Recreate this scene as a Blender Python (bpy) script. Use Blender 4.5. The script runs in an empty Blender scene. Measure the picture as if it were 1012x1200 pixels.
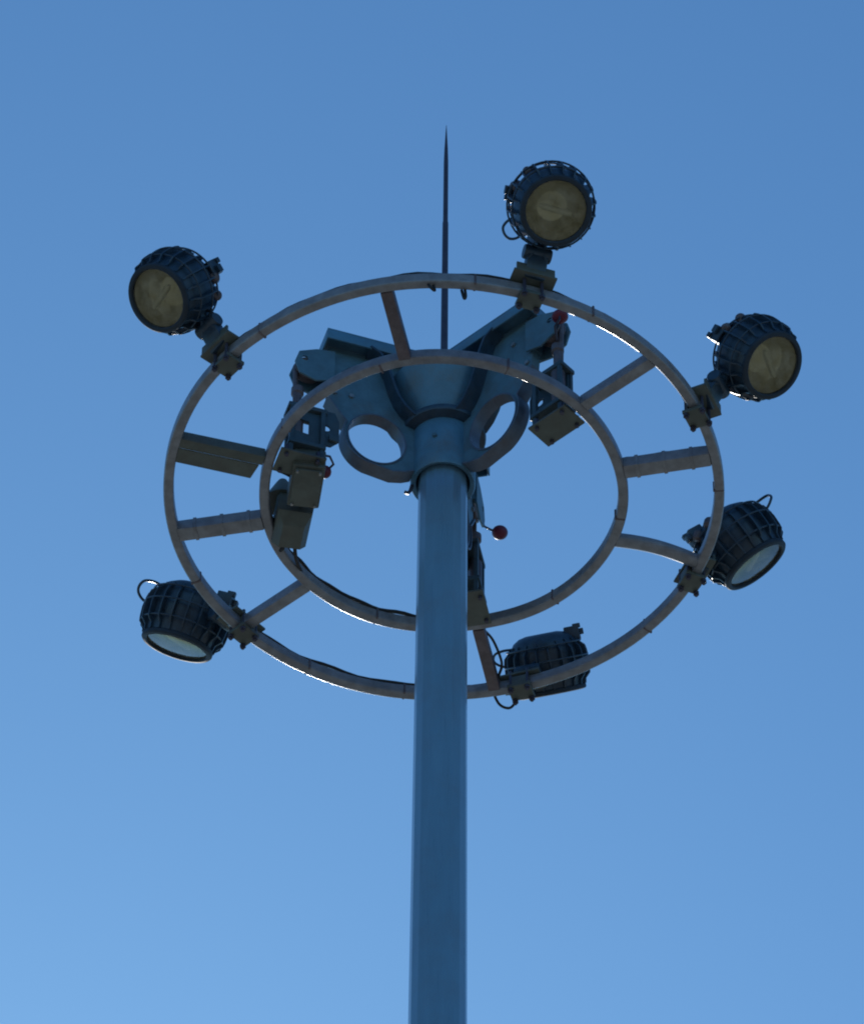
import bpy, bmesh, math, random
from mathutils import Vector, Matrix
random.seed(7)
PI = math.pi; R = math.radians
sc = bpy.context.scene
COL = sc.collection
H = 25.0                      # height of the lamp carriage above the ground
R_OUT, R_IN = 1.70, 1.1085    # radii of the two rings

# ------------------------------------------------------------------ materials
def mat(name, col, rough=.5, metal=0.0, var=.25, scale=9.0, streak=None, bump=.0, spec=.5, stain=None, stain_amt=.0, col2=None):
    m = bpy.data.materials.new(name); m.use_nodes = True
    nt = m.node_tree; N = nt.nodes; Lk = nt.links
    b = N['Principled BSDF']
    tc = N.new('ShaderNodeTexCoord'); mp = N.new('ShaderNodeMapping')
    oi = N.new('ShaderNodeObjectInfo'); sh = N.new('ShaderNodeVectorMath'); sh.operation = 'SCALE'; sh.inputs[0].default_value = (31, 17, 23)
    ad = N.new('ShaderNodeVectorMath'); ad.operation = 'ADD'               # every piece weathered in its own way
    Lk.new(oi.outputs['Random'], sh.inputs['Scale']); Lk.new(tc.outputs['Object'], ad.inputs[0]); Lk.new(sh.outputs[0], ad.inputs[1])
    Lk.new(ad.outputs[0], mp.inputs['Vector'])
    if streak: mp.inputs['Scale'].default_value = streak
    n1 = N.new('ShaderNodeTexNoise'); n1.inputs['Scale'].default_value = scale; n1.inputs['Detail'].default_value = 6; n1.inputs['Roughness'].default_value = .65
    Lk.new(mp.outputs[0], n1.inputs['Vector'])
    r1 = N.new('ShaderNodeValToRGB')
    c2 = col2 or tuple(min(1, c * (1 + var)) for c in col)
    r1.color_ramp.elements[0].position = .34; r1.color_ramp.elements[1].position = .68
    r1.color_ramp.elements[0].color = (*[c * (1 - var) for c in col], 1)
    r1.color_ramp.elements[1].color = (*c2, 1)
    Lk.new(n1.outputs['Fac'], r1.inputs['Fac'])
    out = r1.outputs['Color']
    if stain:
        n2 = N.new('ShaderNodeTexNoise'); n2.inputs['Scale'].default_value = scale * .45; n2.inputs['Detail'].default_value = 9; n2.inputs['Roughness'].default_value = .7
        Lk.new(ad.outputs[0], n2.inputs['Vector'])
        r2 = N.new('ShaderNodeValToRGB'); r2.color_ramp.elements[0].position = .48; r2.color_ramp.elements[1].position = .66
        r2.color_ramp.elements[0].color = (0, 0, 0, 1); r2.color_ramp.elements[1].color = (stain_amt,) * 3 + (1,)
        Lk.new(n2.outputs['Fac'], r2.inputs['Fac'])
        mx = N.new('ShaderNodeMix'); mx.data_type = 'RGBA'
        Lk.new(r2.outputs['Color'], mx.inputs['Factor']); Lk.new(out, mx.inputs['A']); mx.inputs['B'].default_value = (*stain, 1)
        out = mx.outputs['Result']
    Lk.new(out, b.inputs['Base Color'])
    rr = N.new('ShaderNodeMapRange'); rr.inputs['To Min'].default_value = max(.05, rough - .12); rr.inputs['To Max'].default_value = min(1, rough + .15)
    Lk.new(n1.outputs['Fac'], rr.inputs['Value']); Lk.new(rr.outputs[0], b.inputs['Roughness'])
    b.inputs['Metallic'].default_value = metal
    b.inputs['Specular IOR Level'].default_value = spec
    if bump:
        bp = N.new('ShaderNodeBump'); bp.inputs['Strength'].default_value = bump; bp.inputs['Distance'].default_value = .01
        Lk.new(n1.outputs['Fac'], bp.inputs['Height']); Lk.new(bp.outputs[0], b.inputs['Normal'])
    return m

M = {}
M['pole']   = mat('blue_grey_mast_paint', (.122, .265, .40), .30, 0, .06, 5, (3.5, 3.5, .3), .06, .5, (.13, .20, .27), .4)
M['head']   = mat('blue_grey_head_paint', (.072, .195, .305), .45, 0, .15, 7, None, .08, .5, (.12, .13, .13), .5)
M['gusset'] = mat('teal_grey_bracket_paint', (.078, .165, .225), .5, 0, .2, 8, None, .08, .5, (.10, .105, .11), .55)
M['galv']   = mat('weathered_galvanised_steel', (.225, .24, .27), .34, .2, .22, 12, None, .08, .5, (.165, .15, .16), .5)
M['galv2']  = mat('rusty_galvanised_steel', (.12, .10, .115), .45, .1, .28, 14, None, .1, .5, (.095, .06, .06), .6)
M['plate']  = mat('olive_plate_steel', (.095, .115, .105), .5, .1, .2, 9, None, .08, .5, (.085, .08, .07), .5)
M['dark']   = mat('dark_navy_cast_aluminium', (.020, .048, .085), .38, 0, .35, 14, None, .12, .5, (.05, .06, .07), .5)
M['black']  = mat('black_rubber', (.012, .013, .016), .55, 0, .3, 20)
M['rod']    = mat('lightning_rod_steel', (.06, .06, .09), .4, .3, .2, 10)
M['bolt']   = mat('zinc_bolt_steel', (.30, .30, .30), .35, .7, .2, 20)
M['red']    = mat('maroon_ball_paint', (.14, .010, .034), .5, 0, .2, 12)
M['refl']   = mat('yellowed_reflector', (.66, .63, .48), .32, .6, .15, 6, None, .15)
M['tube']   = mat('frosted_lamp_tube', (.75, .74, .62), .3, 0, .08, 12)
M['ground'] = mat('pale_concrete_ground', (.32, .30, .24), .9, 0, .2, .35, None, .0, .3, (.22, .21, .165), .6)
M['rim']    = mat('dark_rim_paint', (.012, .026, .046), .7, 0, .35, 16, None, .1)
M['flange'] = mat('slate_flange_paint', (.085, .115, .165), .42, 0, .22, 12, None, .08, .5, (.10, .08, .09), .5)
M['latch']  = mat('dark_latch_paint', (.034, .065, .088), .5, 0, .25, 10, None, .08, .5, (.06, .06, .06), .5)
for k_, w_ in (('pole', .6), ('head', .2)):
    b_ = M[k_].node_tree.nodes['Principled BSDF']; b_.inputs['Coat Weight'].default_value = w_; b_.inputs['Coat Roughness'].default_value = .18

def glass_mat():
    m = bpy.data.materials.new('dusty_floodlight_glass'); m.use_nodes = True
    nt = m.node_tree; N = nt.nodes; Lk = nt.links; N.clear()
    o = N.new('ShaderNodeOutputMaterial'); t = N.new('ShaderNodeBsdfTransparent'); g = N.new('ShaderNodeBsdfGlossy'); d = N.new('ShaderNodeBsdfDiffuse')
    t.inputs['Color'].default_value = (.86, .86, .76, 1); g.inputs['Roughness'].default_value = .12
    d.inputs['Color'].default_value = (.42, .40, .31, 1)
    tc = N.new('ShaderNodeTexCoord'); n = N.new('ShaderNodeTexNoise'); n.inputs['Scale'].default_value = 14; n.inputs['Detail'].default_value = 8
    Lk.new(tc.outputs['Object'], n.inputs['Vector'])
    mr = N.new('ShaderNodeMapRange'); mr.inputs['From Min'].default_value = .35; mr.inputs['From Max'].default_value = .75
    mr.inputs['To Min'].default_value = .06; mr.inputs['To Max'].default_value = .42
    Lk.new(n.outputs['Fac'], mr.inputs['Value'])
    m1 = N.new('ShaderNodeMixShader'); Lk.new(mr.outputs[0], m1.inputs[0]); Lk.new(t.outputs[0], m1.inputs[1]); Lk.new(d.outputs[0], m1.inputs[2])
    fr = N.new('ShaderNodeFresnel'); fr.inputs['IOR'].default_value = 1.4
    m2 = N.new('ShaderNodeMixShader'); Lk.new(fr.outputs[0], m2.inputs[0]); Lk.new(m1.outputs[0], m2.inputs[1]); Lk.new(g.outputs[0], m2.inputs[2])
    Lk.new(m2.outputs[0], o.inputs['Surface'])
    return m
M['glass'] = glass_mat()

# ------------------------------------------------------------------ mesh tools
class MB:
    def __init__(s): s.bm = bmesh.new()
    def _add(s, verts, faces):
        vs = [s.bm.verts.new(v) for v in verts]
        fs = []
        for f in faces:
            try: fs.append(s.bm.faces.new([vs[i] for i in f]))
            except ValueError: pass
        return vs, fs
    def box(s, c, size, rot=None, bev=.004):
        c = Vector(c); hx, hy, hz = [k / 2 for k in size]
        b2 = bmesh.new()
        vs = [b2.verts.new((x, y, z)) for x in (-hx, hx) for y in (-hy, hy) for z in (-hz, hz)]
        for f in ((0, 1, 3, 2), (4, 6, 7, 5), (0, 4, 5, 1), (2, 3, 7, 6), (0, 2, 6, 4), (1, 5, 7, 3)): b2.faces.new([vs[i] for i in f])
        if bev: bmesh.ops.bevel(b2, geom=b2.edges[:], offset=min(bev, min(size) * .3), segments=2, affect='EDGES', profile=.6)
        T = Matrix.Translation(c) @ (rot.to_4x4() if rot else Matrix.Identity(4))
        s.merge(b2, T)
    def merge(s, b2, T=Matrix.Identity(4)):
        mp = {v: s.bm.verts.new(T @ v.co) for v in b2.verts}
        for f in b2.faces:
            try: s.bm.faces.new([mp[v] for v in f.verts])
            except ValueError: pass
        b2.free()
    def beam(s, a, b, w, h, up=(0, 0, 1), bev=.006):
        a, b = Vector(a), Vector(b); x = (b - a).normalized(); up = Vector(up)
        y = up.cross(x).normalized(); z = x.cross(y)
        s.box((a + b) / 2, ((b - a).length, w, h), Matrix((x, y, z)).transposed(), bev)
    def tube(s, pts, r, n=10, caps=True, closed=False, smooth=0):
        if smooth:
            Q = [Vector(p) for p in pts]; Q = [Q[0]] + Q + [Q[-1]]; pts = []
            for i in range(1, len(Q) - 2):
                for j in range(smooth):
                    t = j / smooth; p0, p1, p2, p3 = Q[i - 1:i + 3]
                    pts.append(.5 * (2 * p1 + (p2 - p0) * t + (2 * p0 - 5 * p1 + 4 * p2 - p3) * t * t + (3 * p1 - p0 - 3 * p2 + p3) * t ** 3))
            pts.append(Q[-1])
        pts = [Vector(p) for p in pts]; k = len(pts)
        rs = r if isinstance(r, (list, tuple)) else [r] * k
        rings = []; prev = None
        for i, p in enumerate(pts):
            if closed: t = pts[(i + 1) % k] - pts[i - 1]
            else: t = pts[min(i + 1, k - 1)] - pts[max(i - 1, 0)]
            t.normalize()
            if prev is None:
                prev = t.orthogonal().normalized()
            prev = (prev - t * prev.dot(t)).normalized(); bn = t.cross(prev)
            rings.append([s.bm.verts.new(p + rs[i] * (prev * math.cos(2 * PI * j / n) + bn * math.sin(2 * PI * j / n))) for j in range(n)])
        for i in range(k if closed else k - 1):
            A, B = rings[i], rings[(i + 1) % k]
            for j in range(n): s.bm.faces.new((A[j], A[(j + 1) % n], B[(j + 1) % n], B[j]))
        if caps and not closed:
            s.bm.faces.new(rings[0][::-1]); s.bm.faces.new(rings[-1])
    def lathe(s, prof, n=40, T=Matrix.Identity(4), phase=0, closed=False):
        rings = []
        for (r, z) in prof:
            if r < 1e-6: rings.append([s.bm.verts.new(T @ Vector((0, 0, z)))])
            else: rings.append([s.bm.verts.new(T @ Vector((r * math.cos(2 * PI * j / n + phase), r * math.sin(2 * PI * j / n + phase), z))) for j in range(n)])
        L = len(rings)
        for i in range(L if closed else L - 1):
            A, B = rings[i], rings[(i + 1) % L]
            for j in range(n):
                k = (j + 1) % n
                if len(A) == 1 and len(B) == 1: continue
                if len(A) == 1: s.bm.faces.new((A[0], B[k], B[j]))
                elif len(B) == 1: s.bm.faces.new((A[j], A[k], B[0]))
                else: s.bm.faces.new((A[j], A[k], B[k], B[j]))
    def torus(s, rad, r, z=0, n=48, m=8, T=Matrix.Identity(4)):
        s.lathe([(rad + r * math.cos(2 * PI * i / m), z + r * math.sin(2 * PI * i / m)) for i in range(m)], n, T, 0, True)
    def ball(s, c, r, sz=1.0, n=20, m=12, T=None):
        T = (Matrix.Translation(Vector(c)) if T is None else T)
        s.lathe([(r * math.sin(PI * i / m) if 0 < i < m else 0, -r * sz * math.cos(PI * i / m)) for i in range(m + 1)], n, T)
    def extrude(s, outer, holes, y0, y1):
        """polygon with round holes in the local xz plane, thickened along y"""
        b2 = bmesh.new(); edges = []
        for loop in [outer] + holes:
            vs = [b2.verts.new((x, y0, z)) for x, z in loop]
            edges += [b2.edges.new((vs[i], vs[(i + 1) % len(vs)])) for i in range(len(vs))]
        r = bmesh.ops.triangle_fill(b2, use_beauty=True, use_dissolve=False, edges=edges)
        fs = [f for f in r['geom'] if isinstance(f, bmesh.types.BMFace)]
        ex = bmesh.ops.extrude_face_region(b2, geom=fs)
        bmesh.ops.translate(b2, vec=(0, y1 - y0, 0), verts=[v for v in ex['geom'] if isinstance(v, bmesh.types.BMVert)])
        s.merge(b2)
    def ribbon(s, path, y0, y1, t, closed=False):
        """a bent flat bar following an xz path"""
        P = [Vector((x, 0, z)) for x, z in path]; k = len(P); secs = []
        for i, p in enumerate(P):
            d = (P[(i + 1) % k] - P[i - 1]) if closed else (P[min(i + 1, k - 1)] - P[max(i - 1, 0)])
            nrm = Vector((-d.z, 0, d.x)).normalized() * (t / 2)
            secs.append([s.bm.verts.new(v) for v in ((p + nrm) + Vector((0, y0, 0)), (p + nrm) + Vector((0, y1, 0)), (p - nrm) + Vector((0, y1, 0)), (p - nrm) + Vector((0, y0, 0)))])
        for i in range(k if closed else k - 1):
            A, B = secs[i], secs[(i + 1) % k]
            for j in range(4): s.bm.faces.new((A[j], A[(j + 1) % 4], B[(j + 1) % 4], B[j]))
        if not closed:
            s.bm.faces.new(secs[0][::-1]); s.bm.faces.new(secs[-1])
    def mesh(s, name, m, angle=32):
        bmesh.ops.recalc_face_normals(s.bm, faces=s.bm.faces[:])
        me = bpy.data.meshes.new(name); s.bm.to_mesh(me); s.bm.free()
        me.materials.append(m)
        me.shade_smooth(); me.set_sharp_from_angle(angle=R(angle))
        return me
    def build(s, name, m, parent=None, matrix=None, angle=32):
        return link(name, s.mesh(name, m, angle), parent, matrix)
def link(name, me, parent=None, matrix=None):
    o = bpy.data.objects.new(name, me); COL.objects.link(o)
    if parent: o.parent = parent
    if matrix is not None: o.matrix_local = matrix
    return o
def thing(name, label, cat, loc=(0, 0, 0), rz=0, group=None):
    o = bpy.data.objects.new(name, None); COL.objects.link(o); o.empty_display_size = .2
    o.location = loc; o.rotation_euler = (0, 0, rz); o['label'] = label; o['category'] = cat
    if group: o['group'] = group
    return o
def pol(az, r, z=0): return Vector((r * math.cos(R(az)), r * math.sin(R(az)), z))
def arc(c, r, a0, a1, n, rz=None):
    rz = rz or r
    return [(c[0] + r * math.cos(R(a0 + (a1 - a0) * i / n)), c[1] + rz * math.sin(R(a0 + (a1 - a0) * i / n))) for i in range(n + 1)]

# ------------------------------------------------------------------ ground
g = MB(); n = 24; S = 6000
g._add([(-S, -S, 0), (S, -S, 0), (S, S, 0), (-S, S, 0)], [(0, 1, 2, 3)])
o = g.build('ground', M['ground']); o['kind'] = 'structure'; o['label'] = 'pale concrete yard under the light mast'

# ------------------------------------------------------------------ the mast
mast = thing('light_mast', 'tall blue-grey steel mast with a three-armed head and a thin spike on top', 'light mast')
ZT = H + 1.12
def shaft_r(z): return .1515 + (H - z) * .0026
m_ = MB()
m_.lathe([(0, .02), (shaft_r(0), .02), (shaft_r(8), 8), (shaft_r(16), 16), (shaft_r(H - 6), H - 6), (shaft_r(H - 2), H - 2), (shaft_r(H + .5), H + .5), (.148, H + .6), (0, H + .6)], 16, Matrix.Identity(4), R(2))
m_.build('shaft', M['pole'], mast, angle=12)
m_ = MB(); m_.lathe([(0, .02), (.42, .02), (.42, .06), (0, .06)], 32)
m_.build('base_plate', M['galv'], mast)
for k in range(8):
    m_ = MB(); p = pol(45 * k + 22, .34)
    m_.lathe([(0, 0), (.018, 0), (.018, .16), (0, .16)], 10, Matrix.Translation(p)); m_.lathe([(0, .062), (.034, .062), (.034, .095), (0, .095)], 6, Matrix.Translation(p))
    m_.build('anchor_bolt', M['bolt'], mast)
# sleeve that slips over the shaft, with an open dark mouth below
m_ = MB()
m_.lathe([(.168, H + .10), (.196, H + .085), (.203, H + .10), (.203, H + .575), (.166, H + .575)], 48, closed=True)
m_.build('head_sleeve', M['head'], mast)
m_ = MB(); m_.lathe([(.2045, H + .50), (.262, H + .515), (.268, H + .525), (.268, H + .555), (.258, H + .565), (.2045, H + .573)], 48, closed=True)  # lip enlarged and coloured dark to stand for the shadow band below the hood
m_.build('shadow_collar', M['dark'], mast)
m_ = MB()
m_.lathe([(.205, H + .575), (.226, H + .62), (.292, H + .78), (.352, H + .90), (.36, H + .925), (.32, H + .945), (.09, H + 1.0), (.09, ZT), (0, ZT)], 48)
m_.build('head_hood', M['head'], mast)
# lightning rod
m_ = MB()
m_.lathe([(0, ZT), (.05, ZT), (.05, ZT + .05), (.024, ZT + .06), (.0225, ZT + .9), (.0205, ZT + .92), (.0195, H + 2.7), (.0165, H + 2.72), (.0155, H + 3.35), (.012, H + 3.5), (.0015, H + 3.76), (0, H + 3.762)], 14)
m_.build('lightning_rod', M['rod'], mast)

# one bracket arm, modelled along +x about the mast axis
T2 = .036
HC, HA, HB = (.447, .318), .193, .228       # round opening
outer = [(.185, .125), (.24, .085), (.33, .055)] + arc((.447, .318), .208, -75, 25, 14, .246) + [(.675, .47), (.76, .60), (.775, .78), (.775, 1.09), (.16, 1.09), (.16, 1.0), (.21, .60), (.185, .50)]
arm_me = {}
b = MB(); b.extrude(outer, [arc(HC, HA, 0, 360 - 360 / 40, 39, HB)], -T2, T2)
arm_me['bracket_arm'] = b.mesh('bracket_arm', M['gusset'])
b = MB(); b.ribbon(arc(HC, HA - .004, 0, 360 - 360 / 48, 47, HB - .004), -T2 - .006, T2 + .006, .012, True)
arm_me['opening_rim'] = b.mesh('opening_rim', M['flange'])
b = MB(); b.ribbon([(.205, .105), (.26, .072), (.34, .048)] + arc((.447, .318), .216, -72, 22, 14, .254) + [(.686, .465), (.772, .605)], -T2 - .014, T2 + .014, .012)
arm_me['lower_flange'] = b.mesh('lower_flange', M['flange'])
b = MB(); b.ribbon([(.23, .53), (.29, .585), (.335, .66), (.37, .76), (.405, .90), (.46, 1.03), (.53, 1.075)], -T2 - .105, T2 + .105, .018)  # dark strip put in for the shaded gap between arm and hood
arm_me['saddle_shade_strip'] = b.mesh('saddle_shade_strip', M['dark'])
b = MB(); b.box((.465, 0, 1.145), (.70, T2 * 2 + .20, .012), None, .003)
for s_ in (-1, 1): b.box((.465, s_ * (T2 + .094), 1.098), (.70, .012, .08), None, .003)
b.box((.81, 0, 1.098), (.01, T2 * 2 + .17, .08), None, .003)
arm_me['arm_cover'] = b.mesh('arm_cover', M['head'])
# pulley block at the arm's end
b = MB()
for s_ in (-1, 1):
    b.extrude([(.74, .74), (.86, .70), (.965, .74), (1.0, .84), (.975, .94), (.86, 1.0), (.74, 1.02)], [arc((.935, .885), .022, 0, 330, 11)], s_ * .06 - .006, s_ * .06 + .006)
b.box((.76, 0, .88), (.04, .108, .22), None, .004)
arm_me['pulley_block'] = b.mesh('pulley_block', M['gusset'])
Ty = Matrix.Rotation(PI / 2, 4, 'X')
b = MB(); Tp = Matrix.Translation((.90, 0, .85)) @ Ty
b.lathe([(0, -.03), (.088, -.03), (.09, -.022), (.07, -.008), (.07, .008), (.09, .022), (.088, .03), (0, .03)], 32, Tp)
arm_me['pulley_wheel'] = b.mesh('pulley_wheel', M['galv2'])
b = MB(); b.tube([(.83, 0, .92), (.86, 0, .945), (.93, 0, .925), (.972, 0, .87), (.975, 0, .75), (.965, 0, .3), (.965, 0, .06)], .017, 10, smooth=4)
arm_me['hoist_rope'] = b.mesh('hoist_rope', M['galv2'])
b = MB(); b.lathe([(0, 0), (.017, 0), (.017, .014), (0, .014)], 6); bolt_me = b.mesh('bolt', M['bolt'])
AZ = {'left': -162, 'right': -42, 'far': 78}
for az in AZ.values():
    a = link('bracket_arm', arm_me['bracket_arm'], mast, Matrix.Translation((0, 0, H)) @ Matrix.Rotation(R(az), 4, 'Z'))
    for k in ('opening_rim', 'lower_flange', 'saddle_shade_strip', 'arm_cover', 'pulley_block', 'pulley_wheel', 'hoist_rope'):
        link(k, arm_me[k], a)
    for dz, dx in ((.66, 0), (.92, 0), (.66, .11)):
        for s_ in (-1, 1): link('bolt', bolt_me, a, Matrix.Translation((.62 + dx, s_ * T2, dz)) @ Matrix.Rotation(-s_ * PI / 2, 4, 'X'))
# small hook and bolts round the sleeve mouth
m_ = MB(); m_.tube([pol(178, .19, H + .1), pol(178, .2, H + .045), pol(178, .215, H + .02), pol(178, .235, H + .03)], .012, 8)
m_.build('hook', M['rod'], mast)
for k in range(6):
    m_ = MB(); p = pol(60 * k + 255, .2, H + .33); m_.lathe([(0, 0), (.016, 0), (.016, .02), (0, .02)], 6, Matrix.Translation(p) @ Matrix.Rotation(R(60 * k + 255), 4, 'Z') @ Matrix.Rotation(PI / 2, 4, 'Y'))
    m_.build('set_screw', M['gusset'], mast)

# ------------------------------------------------------------------ the lamp carriage (two rings and their spokes)
car = thing('lamp_ring', 'large double steel ring with spokes encircling the mast head and carrying the floodlights', 'lamp ring', (0, 0, H))
def ring_mesh(rad, w, h, joints):
    b = MB(); n_ = 144; c = .016; k_ = 5
    sec = []
    for cx, cz, a0 in ((w / 2 - c, -h / 2 + c, -90), (w / 2 - c, h / 2 - c, 0), (-w / 2 + c, h / 2 - c, 90), (-w / 2 + c, -h / 2 + c, 180)):
        sec += [(cx + c * math.cos(R(a0 + 90 * j / k_)), cz + c * math.sin(R(a0 + 90 * j / k_))) for j in range(k_ + 1)]
    vs = []
    for i in range(n_):
        a = 2 * PI * i / n_
        rr = rad + .004 * math.sin(3 * a + rad) + .003 * math.sin(7 * a + 1)
        dz = .003 * math.sin(4 * a + 2 * rad)
        vs.append([b.bm.verts.new(((rr + p) * math.cos(a), (rr + p) * math.sin(a), z + dz)) for p, z in sec])
    k = len(sec)
    for i in range(n_):
        A, B = vs[i], vs[(i + 1) % n_]
        for j in range(k): b.bm.faces.new((A[j], A[(j + 1) % k], B[(j + 1) % k], B[j]))
    return b
WR, HR = .064, .084
ro = ring_mesh(R_OUT, WR, HR, 0).build('outer_ring', M['galv'], car)
ri = ring_mesh(R_IN, WR, HR, 0).build('inner_ring', M['galv'], car)
for rad, host, angs in ((R_OUT, ro, (-84, -59, -130, 155, 98, -3, 40, 120)), (R_IN, ri, (-110, -70, 112, 8, -150, 50))):
    for a in angs:
        b = MB(); T = Matrix.Rotation(R(a), 4, 'Z'); p = pol(a, rad)
        b.box(p, (WR + .003, .014, HR + .003), Matrix.Rotation(R(a), 3, 'Z'), .012)
        b.build('splice_joint', M['galv2'], host)
def spoke(az, w=.076, h=.078, mt='galv'):
    b = MB(); b.beam(pol(az, R_IN + WR / 2 - .004), pol(az, R_OUT - WR / 2 + .004), w, h, bev=.009)
    return b.build('spoke', M[mt], car)
for az, mt in ((-102, 'galv2'), (-41.5, 'galv'), (78.2, 'galv2'), (138.3, 'galv'), (-165, 'plate')): spoke(az, mt=mt)
for az in (-11.8, 168.8):                                    # two channel spokes with cable clips
    sp = spoke(az, .104, .086)
    er = pol(az, 1); et = Vector((-er.y, er.x, 0))
    for u in (1.22, 1.39, 1.56):
        b = MB(); b.box(er * u, (.022, .112, .092), Matrix.Rotation(R(az), 3, 'Z'), .003); b.build('cable_clip', M['galv'], sp)
    b = MB(); b.tube([er * (1.10 + .06 * i) - et * (.02 + .006 * math.sin(i * 1.7)) + Vector((0, 0, .055)) for i in range(11)], .012, 8); b.build('cable', M['black'], sp)
b = MB()                                                     # the bowed pipe spoke
pts = [pol(18.6, R_IN + .02 + (R_OUT - R_IN - .04) * i / 10, .0 + .036 * math.sin(PI * i / 10)) for i in range(11)]
b.tube(pts, .046, 16); b.build('spoke', M['galv'], car)['label'] = 'bowed round pipe spoke'
# flat cover plate lying along one spoke
b = MB(); er = pol(-165, 1); et = Vector((-er.y, er.x, 0))
P = [er * 1.665 - et * .04, er * 1.16 - et * .04, er * 1.185 - et * .155, er * 1.66 - et * .15]
b.bm.verts.ensure_lookup_table()
lo = [b.bm.verts.new(p + Vector((0, 0, -.043))) for p in P]; hi = [b.bm.verts.new(p + Vector((0, 0, -.033))) for p in P]
b.bm.faces.new(lo); b.bm.faces.new(hi[::-1])
for i in range(4): b.bm.faces.new((lo[i], lo[(i + 1) % 4], hi[(i + 1) % 4], hi[i]))
b.build('cover_plate', M['plate'], car)
# round weld pads where the spokes meet the rings
def ring_cable(rad, a0, a1, z, off, r=.011):
    k = int(abs(a1 - a0) / 3) + 2
    b = MB(); b.tube([pol(a0 + (a1 - a0) * i / k, rad + off + .006 * math.sin(i * 1.3), z + .006 * math.sin(i * .9)) for i in range(k + 1)], r, 8)
    return b.build('cable', M['black'], car)
ring_cable(R_OUT, -140, -76, .053, .01); ring_cable(R_IN, 80, 165, .05, -.022, .013); ring_cable(R_IN, -165, -110, .052, .0); ring_cable(R_OUT, 139, 75, .052, -.012)
ring_cable(R_OUT, -72, -26, .052, .0); ring_cable(R_IN, -40, -14, .052, .0)
for pts in ([(.27, 1.17, .03), (.33, 1.28, .05), (.385, 1.42, .0), (.37, 1.55, .02), (.35, 1.66, .055)],
            [(.33, 1.675, .0), (.37, 1.735, -.05), (.415, 1.745, -.08), (.455, 1.735, -.08), (.49, 1.70, -.03), (.49, 1.64, .0)],
            [(-.10, -1.70, -.03), (-.085, -1.72, -.085), (-.06, -1.70, -.09), (-.07, -1.70, -.03)],
            [(.10, -1.655, -.03), (.115, -1.65, -.10), (.125, -1.655, -.09), (.12, -1.66, -.03)]):
    b = MB(); b.tube(pts, .009, 8, smooth=5); b.build('cable', M['black'], car)

# ------------------------------------------------------------------ docking latches under the three arms
lat_me = {}
b = MB()
for s_ in (-1, 1):
    b.beam((.80, s_ * .05, -.045), (.80, s_ * .05, .44), .026, .03, (1, 0, 0), .004)
    b.beam((1.0, s_ * .05, -.045), (1.0, s_ * .05, .42), .024, .026, (1, 0, 0), .004)
b.box((.90, 0, .425), (.25, .13, .035), None, .006); b.box((.90, 0, .075), (.24, .15, .035), None, .006)
lat_me['guide_frame'] = b.mesh('guide_frame', M['latch'])
b = MB()
win = [(.885, .20), (.885, .32), (.975, .33), (.975, .21)]
b.extrude([(.69, .20), (.74, .14), (1.0, .12), (1.0, .40), (.94, .46), (.72, .46), (.69, .38)], [win, arc((.775, .30), .028, 0, 330, 11)], .026, .038)
b.box((.73, .045, .20), (.06, .03, .05), None, .006)
lat_me['latch_plate'] = b.mesh('latch_plate', M['latch'])
b = MB(); b.lathe([(0, .09), (.03, .09), (.045, .12), (.045, .40), (.028, .43), (.028, .60), (.04, .61), (.04, .66), (0, .68)], 20, Matrix.Translation((.955, -.012, 0)))
lat_me['latch_rod'] = b.mesh('latch_rod', M['galv2'])
b = MB(); b.extrude([(.78, -.046), (1.07, -.046), (1.07, -.06), (.78, -.06)], [], -.095, .095)
lat_me['seat_plate'] = b.mesh('seat_plate', M['plate'])
b = MB(); b.lathe([(0, -.085), (.014, -.085), (.014, .01), (0, .01)], 6); pin_me = b.mesh('bolt', M['rod'])
LL = {'left': 'docking latch frame hanging under the left arm of the mast head',
      'right': 'docking latch frame hanging under the right arm of the mast head',
      'far': 'docking latch frame mostly hidden behind the mast shaft'}
for k, az in AZ.items():
    t = thing('docking_latch', LL[k], 'latch', (0, 0, H), R(az), 'docking latches under the head arms')
    for q in lat_me: link(q, lat_me[q], t)
    for dx in (.83, 1.03):
        for s_ in (-1, 1): link('bolt', pin_me, t, Matrix.Translation((dx, s_ * .07, 0)))
# maroon indicator balls on bent wires
def indicator(k, label, ball, wire, sz=.85, rad=.052):
    az = AZ[k]
    t = thing('indicator_ball', label, 'indicator', (0, 0, H), R(az), 'maroon indicator balls')
    b = MB(); b.ball(ball, rad, sz); b.build('ball', M['red'], t)
    b = MB(); b.tube(wire + [ball], .008, 8); b.build('wire_arm', M['rod'], t)
indicator('right', 'maroon ball on a bent wire above the right arm of the mast head', (1.069, -.12, .765), [(.965, -.03, .70), (1.01, -.10, .735), (1.09, -.15, .70), (1.085, -.14, .74)], .72)
indicator('far', 'maroon ball on a bent wire standing out right of the mast shaft', (1.069, -.15, .785), [(.96, .0, .83), (.98, -.05, .85), (1.0, -.06, .79), (1.03, -.10, .78)])
indicator('left', 'small dark maroon ball half hidden beside the olive control panel at left', (.735, -.085, .035), [(.79, .02, .06), (.74, .02, .065), (.70, -.03, .06)], 1.2, .038)

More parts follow.
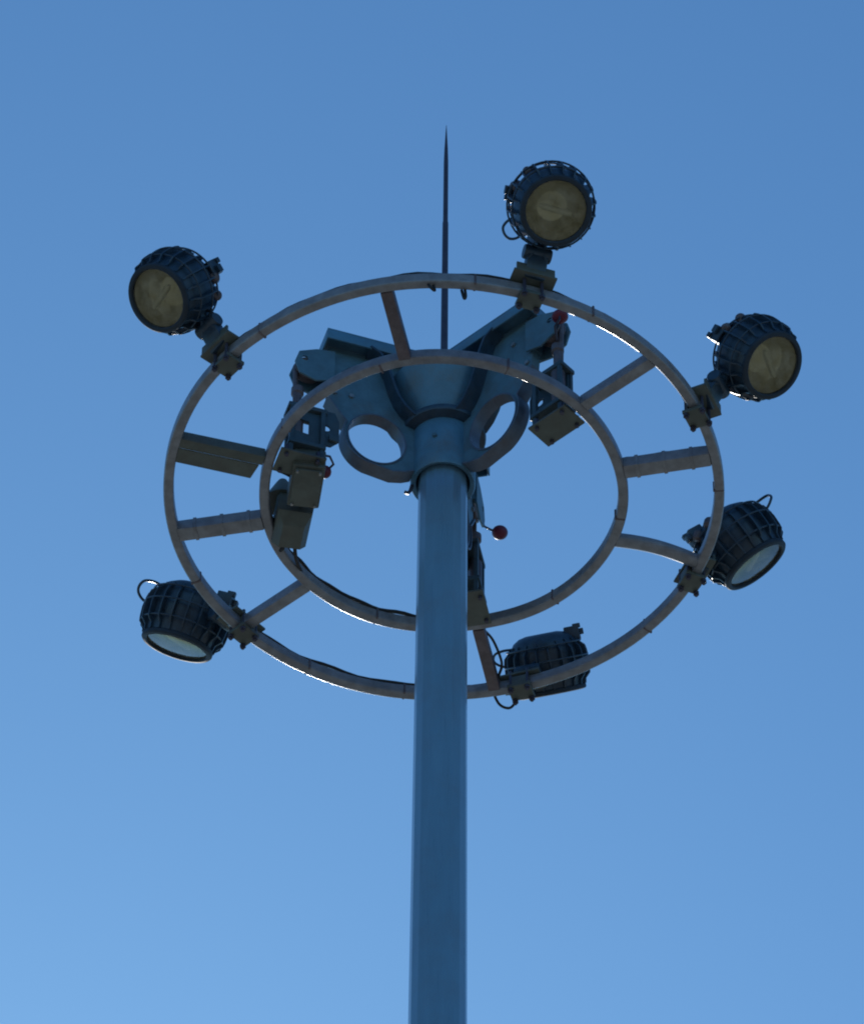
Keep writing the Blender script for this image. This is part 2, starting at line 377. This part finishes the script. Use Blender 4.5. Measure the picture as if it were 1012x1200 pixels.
# ------------------------------------------------------------------ control boxes on the inner ring, left side
def at(x, y, z): return Vector((x, y, z))
t = thing('control_box', 'flat olive control panel hung inside the inner ring at left, above the gear box', 'control box', (-.86, -.145, H), R(8))
b = MB(); b.box((.02, .0, -.02), (.20, .34, .16), None, .012); b.build('box_body', M['plate'], t)
b = MB(); b.box((.02, .0, -.112), (.17, .30, .016), None, .004); b.build('lid', M['plate'], t)
for sx in (-.07, .07):
    for sy in (-.135, .135):
        b = MB(); b.lathe([(0, -.012), (.009, -.010), (.011, 0), (0, 0)], 10, Matrix.Translation((.02 + sx, sy, -.12))); b.build('screw', M['bolt'], t)
for sx in (-.055, .055):
    b = MB(); b.lathe([(0, 0), (.02, 0), (.02, .05), (0, .05)], 10, Matrix.Translation((.02 + sx, .165, -.03)) @ Matrix.Rotation(-PI / 2, 4, 'X'))
    b.build('cable_gland', M['black'], t)
t = thing('junction_box', 'grey bell-shaped gear box with black cables seated on the left of the inner ring', 'junction box', (-.925, .235, H), R(10))
b = MB(); b.extrude([(-.115, -.06), (.10, -.06), (.115, .08), (.06, .17), (-.07, .17), (-.125, .06)], [], -.14, .14)
b.bm.verts.ensure_lookup_table()
Q = [(-.115, -.14), (.10, -.14), (.10, .14), (-.115, .14)]
up_ = [b.bm.verts.new((x, y, -.061)) for x, y in Q]; dn_ = [b.bm.verts.new((x * .62 - .0, y * .66 + .03, -.115)) for x, y in Q]
b.bm.faces.new(up_[::-1]); b.bm.faces.new(dn_)
for i in range(4): b.bm.faces.new((up_[i], up_[(i + 1) % 4], dn_[(i + 1) % 4], dn_[i]))
b.build('box_body', M['plate'], t)
b = MB(); b.lathe([(0, .30), (.03, .30), (.045, .27), (.11, .12), (.115, .10), (0, .10)], 28, Matrix.Translation((-.085, -.05, 0))); b.build('cone_cap', M['plate'], t)
for pts in ([(-.03, .14, -.02), (-.035, .19, -.05), (-.055, .25, -.01), (-.055, .27, .04)], [(.03, .14, -.02), (.05, .22, -.06), (.09, .34, -.03), (.15, .46, .0), (.20, .52, .04)], [(-.16, -.36, .05), (-.06, -.33, .03), (.0, -.24, .0), (.03, -.10, .0)]):
    b = MB(); b.tube(pts, .012, 8, smooth=5); b.build('cable', M['black'], t)

# ------------------------------------------------------------------ floodlights
PROF = [(0, -.365), (.10, -.365), (.145, -.355), (.185, -.33), (.212, -.29), (.228, -.23), (.233, -.16), (.227, -.09), (.212, -.03), (.207, .0)]
def prof_r(z):
    for (r0, z0), (r1, z1) in zip(PROF, PROF[1:]):
        if z0 <= z <= z1 and z1 > z0: return r0 + (r1 - r0) * (z - z0) / (z1 - z0)
    return PROF[-1][0]
fl = {}
b = MB(); b.lathe(PROF + [(.185, .0), (.185, -.012)], 56); fl['housing'] = b.mesh('housing', M['dark'])
b = MB(); b.lathe([(.184, -.014), (.212, -.014), (.218, -.006), (.218, .010), (.211, .018), (.192, .022), (.184, .016)], 56, closed=True); fl['front_rim'] = b.mesh('front_rim', M['rim'])
b = MB(); b.lathe([(.1845, .004), (.14, .010), (.08, .014), (0, .015)], 48); fl['glass'] = b.mesh('glass', M['glass'])
b = MB(); b.lathe([(.1835, -.008), (.172, -.06), (.15, -.11), (.09, -.15), (0, -.16)], 28); fl['reflector'] = b.mesh('reflector', M['refl'], 8)
b = MB(); b.tube([(0, -.10, -.026), (0, -.07, -.024), (0, .07, -.024), (0, .10, -.026)], [.012, .02, .02, .012], 14); fl['lamp_tube'] = b.mesh('lamp_tube', M['tube'])
FIN = 20
b = MB()                                                      # cooling fins run along the barrel
zs = [-.31 + .30 * i / 10 for i in range(11)]
for k in range(FIN):
    a = 2 * PI * k / FIN + .08; e = Vector((math.cos(a), math.sin(a), 0)); tt = Vector((-e.y, e.x, 0)) * .0045
    rows = []
    for z in zs:
        h = .037 if -.27 < z < -.06 else .014
        r0, r1 = prof_r(z) - .004, prof_r(z) + h
        rows.append([b.bm.verts.new(e * r_ + tt * s_ + Vector((0, 0, z))) for r_, s_ in ((r0, -1), (r1, -1), (r1, 1), (r0, 1))])
    for A, B in zip(rows, rows[1:]):
        for j in range(4): b.bm.faces.new((A[j], A[(j + 1) % 4], B[(j + 1) % 4], B[j]))
    b.bm.faces.new(rows[0][::-1]); b.bm.faces.new(rows[-1])
fl['cooling_fins'] = b.mesh('cooling_fins', M['dark'])
HOOPS = []
for hr, hz in ((.264, -.19), (.250, -.085), (.236, -.285)):
    b = MB(); b.torus(hr, .006, hz); HOOPS.append(b.mesh('guard_hoop', M['dark']))
b = MB()                                                      # terminal box with its knob, and two ballast pots, modelled towards +x
b.box((.19, .0, -.335), (.095, .10, .085), None, .01); b.box((.225, .03, -.375), (.05, .035, .03), None, .006); b.box((.25, -.02, -.335), (.03, .05, .04), None, .006)
fl['terminal_box'] = b.mesh('terminal_box', M['dark'])
b = MB(); b.lathe([(0, 0), (.03, 0), (.034, .01), (.034, .045), (.02, .06), (0, .062)], 16, Matrix.Translation((.15, -.13, -.32)) @ Matrix.Rotation(R(50), 4, 'Y')); fl['ballast_pot'] = b.mesh('ballast_pot', M['galv2'])
b = MB(); b.tube([(.21, .03, -.20), (.27, .05, -.205), (.315, .035, -.235), (.325, .0, -.265), (.305, -.035, -.295), (.25, -.045, -.305), (.19, -.03, -.30)], .0085, 8, smooth=4); fl['handle'] = b.mesh('handle', M['dark'])
b = MB(); b.box((.285, 0, -.05), (.02, .16, .10), Matrix.Rotation(R(-12), 3, 'Y'), .004); b.box((.25, 0, -.05), (.06, .02, .05), None, .003); fl['bracket_tab'] = b.mesh('bracket_tab', M['dark'])

LAMPS = [  # clamp angle, body centre (radial, tangential, up), aim azimuth, aim down, label
 (-72.5, (.365, .010, .40), -72.3, 61.2, 'floodlight at the top with its dull round glass facing straight at the viewer', (-1, .2), (-.8, -.6), 1.0),
 (-24.6, (.370, .070, .40), -30.5, 52.8, 'floodlight at upper right with its yellowish glass turned down to the right', (-.86, .51), (-.7, -.5), 1.0),
 (22.8, (.298, -.070, .37), 26.9, 49.5, 'dark floodlight at lower right seen from its side above the bowed pipe spoke', (-1, .25), (.6, .75), 1.07),
 (72.4, (.235, -.105, .40), 74.5, 41.7, 'floodlight at the bottom seen from behind just right of the mast shaft', (1, .25), (-1, .05), 1.03),
 (137.6, (.470, .055, .38), 123.0, 58.5, 'dark floodlight at lower left seen from its side, glass turned downward', (1, .35), (-.8, .5), 1.09),
 (-140.3, (.380, -.060, .40), -149.6, 53.6, 'floodlight at upper left with its yellowish glass turned down to the left', (.86, .51), (.7, -.5), 1.0)]
b = MB(); b.box((.02, 0, .055), (.17, .27, .016), None, .003); b.box((.10, 0, .085), (.016, .24, .075), None, .003); fl['clamp_plate'] = b.mesh('clamp_plate', M['plate'])
b = MB(); b.box((-.01, .0, -.062), (.13, .15, .028), None, .004); b.box((-.05, 0, -.02), (.022, .13, .10), None, .004)
fl['clamp_block'] = b.mesh('clamp_block', M['plate'])
b = MB(); b.lathe([(0, -.11), (.011, -.11), (.011, .085), (0, .085)], 8); b.lathe([(.011, -.096), (.02, -.096), (.02, -.077), (.011, -.077)], 6)
stud_me = b.mesh('clamp_bolt', M['rod'])
CAMR = Vector((1, 0, 0)); CAMU = Vector((0, -.747, .665))     # seen from the ground: rightwards, and up towards the mast top
for ca, (br, bt, bz), az, dn, lab, bdir, hdir, size in LAMPS:
    t = thing('floodlight', lab, 'floodlight', (R_OUT * math.cos(R(ca)), R_OUT * math.sin(R(ca)), H), R(ca), 'floodlights round the outer ring')
    for q in ('clamp_plate', 'clamp_block'): link(q, fl[q], t)
    for dx in (-.055, .05):
        for dy in (-.055, .055): link('clamp_bolt', stud_me, t, Matrix.Translation((dx, dy, 0)))
    ax = Vector((math.cos(R(az - ca)) * math.cos(R(dn)), math.sin(R(az - ca)) * math.cos(R(dn)), -math.sin(R(dn))))
    cen = Vector((br, bt, bz)); foot = Vector((.06, 0, .07))
    ex = cen - foot; ex = (ex - ax * ex.dot(ax)).normalized(); ey = ax.cross(ex)
    Rm = Matrix((ex, ey, ax)).transposed().to_4x4()
    Mx = Matrix.Translation(cen + ax * .17 * size) @ Rm @ Matrix.Scale(size, 4)
    hs = link('housing', fl['housing'], t, Mx)
    for q in ('front_rim', 'cooling_fins'): link(q, fl[q], hs)
    for me in HOOPS: link('guard_hoop', me, hs)
    def roll(sx, sy):                                         # turn about the barrel's axis so that +x points to that side
        D = Matrix.Rotation(-R(ca), 3, 'Z') @ (CAMR * sx + CAMU * sy); return Matrix.Rotation(math.atan2(D.dot(ey), D.dot(ex)), 4, 'Z')
    link('terminal_box', fl['terminal_box'], hs, roll(*bdir)); link('handle', fl['handle'], hs, roll(*hdir))
    for dr in (-8, 22): link('ballast_pot', fl['ballast_pot'], hs, roll(*bdir) @ Matrix.Rotation(R(dr), 4, 'Z'))
    gl = link('lens', fl['reflector'], t, Mx)
    for q in ('glass', 'lamp_tube'): link(q, fl[q], gl)
    # neck from the clamp to the near side of the barrel
    sidep = Mx @ Vector((-.225, 0, -.19)); b = MB()
    d = sidep - foot; yv = Vector((0, 1, 0)); up = d.cross(yv)
    b.beam(foot - d.normalized() * .02, foot + d * .55, .13, .075, up, .012)
    for s_ in (-1, 1): b.beam(foot + d * .40 + Vector((0, s_ * .058, 0)), sidep + ex * .03 + ey * s_ * .058, .014, .075, up, .004)
    b.build('neck', M['dark'], t)
    b = MB(); Tn = Matrix.Translation(foot + d * .62) @ Matrix.Rotation(PI / 2, 4, 'X')
    b.lathe([(0, -.085), (.042, -.085), (.046, -.075), (.046, .075), (.042, .085), (0, .085)], 20, Tn); b.build('pivot', M['dark'], t)

# ------------------------------------------------------------------ sky and sun
SUN_EL, SUN_AZ = 31.0, 98.0         # azimuth counted from +x towards +y
w = bpy.data.worlds.new('World'); sc.world = w; w.use_nodes = True
nt = w.node_tree; bg = nt.nodes['Background']
sky = nt.nodes.new('ShaderNodeTexSky'); sky.sky_type = 'NISHITA'; sky.sun_disc = False
sky.sun_elevation = R(SUN_EL); sky.sun_rotation = R(90 - SUN_AZ)
sky.altitude = 50; sky.air_density = 1.0; sky.dust_density = .3; sky.ozone_density = 2.0
wb = nt.nodes.new('ShaderNodeMix'); wb.data_type = 'RGBA'; wb.blend_type = 'MULTIPLY'; wb.inputs['Factor'].default_value = 1
wb.inputs['B'].default_value = (.535, .985, 1.30, 1)          # the deep, clear blue of this day's sky
nt.links.new(sky.outputs[0], wb.inputs['A']); nt.links.new(wb.outputs['Result'], bg.inputs['Color']); bg.inputs['Strength'].default_value = .10
sl = bpy.data.lights.new('sun', 'SUN'); sl.energy = 3.0; sl.angle = R(.5); sl.color = (1, .94, .85)
so = bpy.data.objects.new('sun', sl); COL.objects.link(so)
sd = Vector((math.cos(R(SUN_AZ)) * math.cos(R(SUN_EL)), math.sin(R(SUN_AZ)) * math.cos(R(SUN_EL)), math.sin(R(SUN_EL))))
so.rotation_euler = (-sd).to_track_quat('-Z', 'Y').to_euler(); so.location = sd * 60 + Vector((0, 0, H))

# ------------------------------------------------------------------ camera
cam = bpy.data.cameras.new('camera'); co = bpy.data.objects.new('camera', cam); COL.objects.link(co); sc.camera = co
d_, pitch, yaw, roll, f = 20.678488, .843606983, -.00315774, .012107297, 5916.816
fw = Vector((math.sin(yaw) * math.cos(pitch), math.cos(yaw) * math.cos(pitch), math.sin(pitch)))
r_ = fw.cross(Vector((0, 0, 1))).normalized(); u_ = r_.cross(fw)
r2 = math.cos(roll) * r_ + math.sin(roll) * u_; u2 = -math.sin(roll) * r_ + math.cos(roll) * u_
co.matrix_world = Matrix.Translation((0, -d_, 1.6)) @ Matrix((r2, u2, -fw)).transposed().to_4x4()
cam.sensor_fit = 'VERTICAL'; cam.sensor_height = 24; cam.lens = 24 * f / 1200
cam.clip_start = .1; cam.clip_end = 20000

sc.view_settings.view_transform = 'Standard'; sc.view_settings.look = 'None'
sc.view_settings.gamma = 1; sc.view_settings.use_curve_mapping = False
sc.view_settings.exposure = 0.0
sc.cycles.filter_width = 2.0
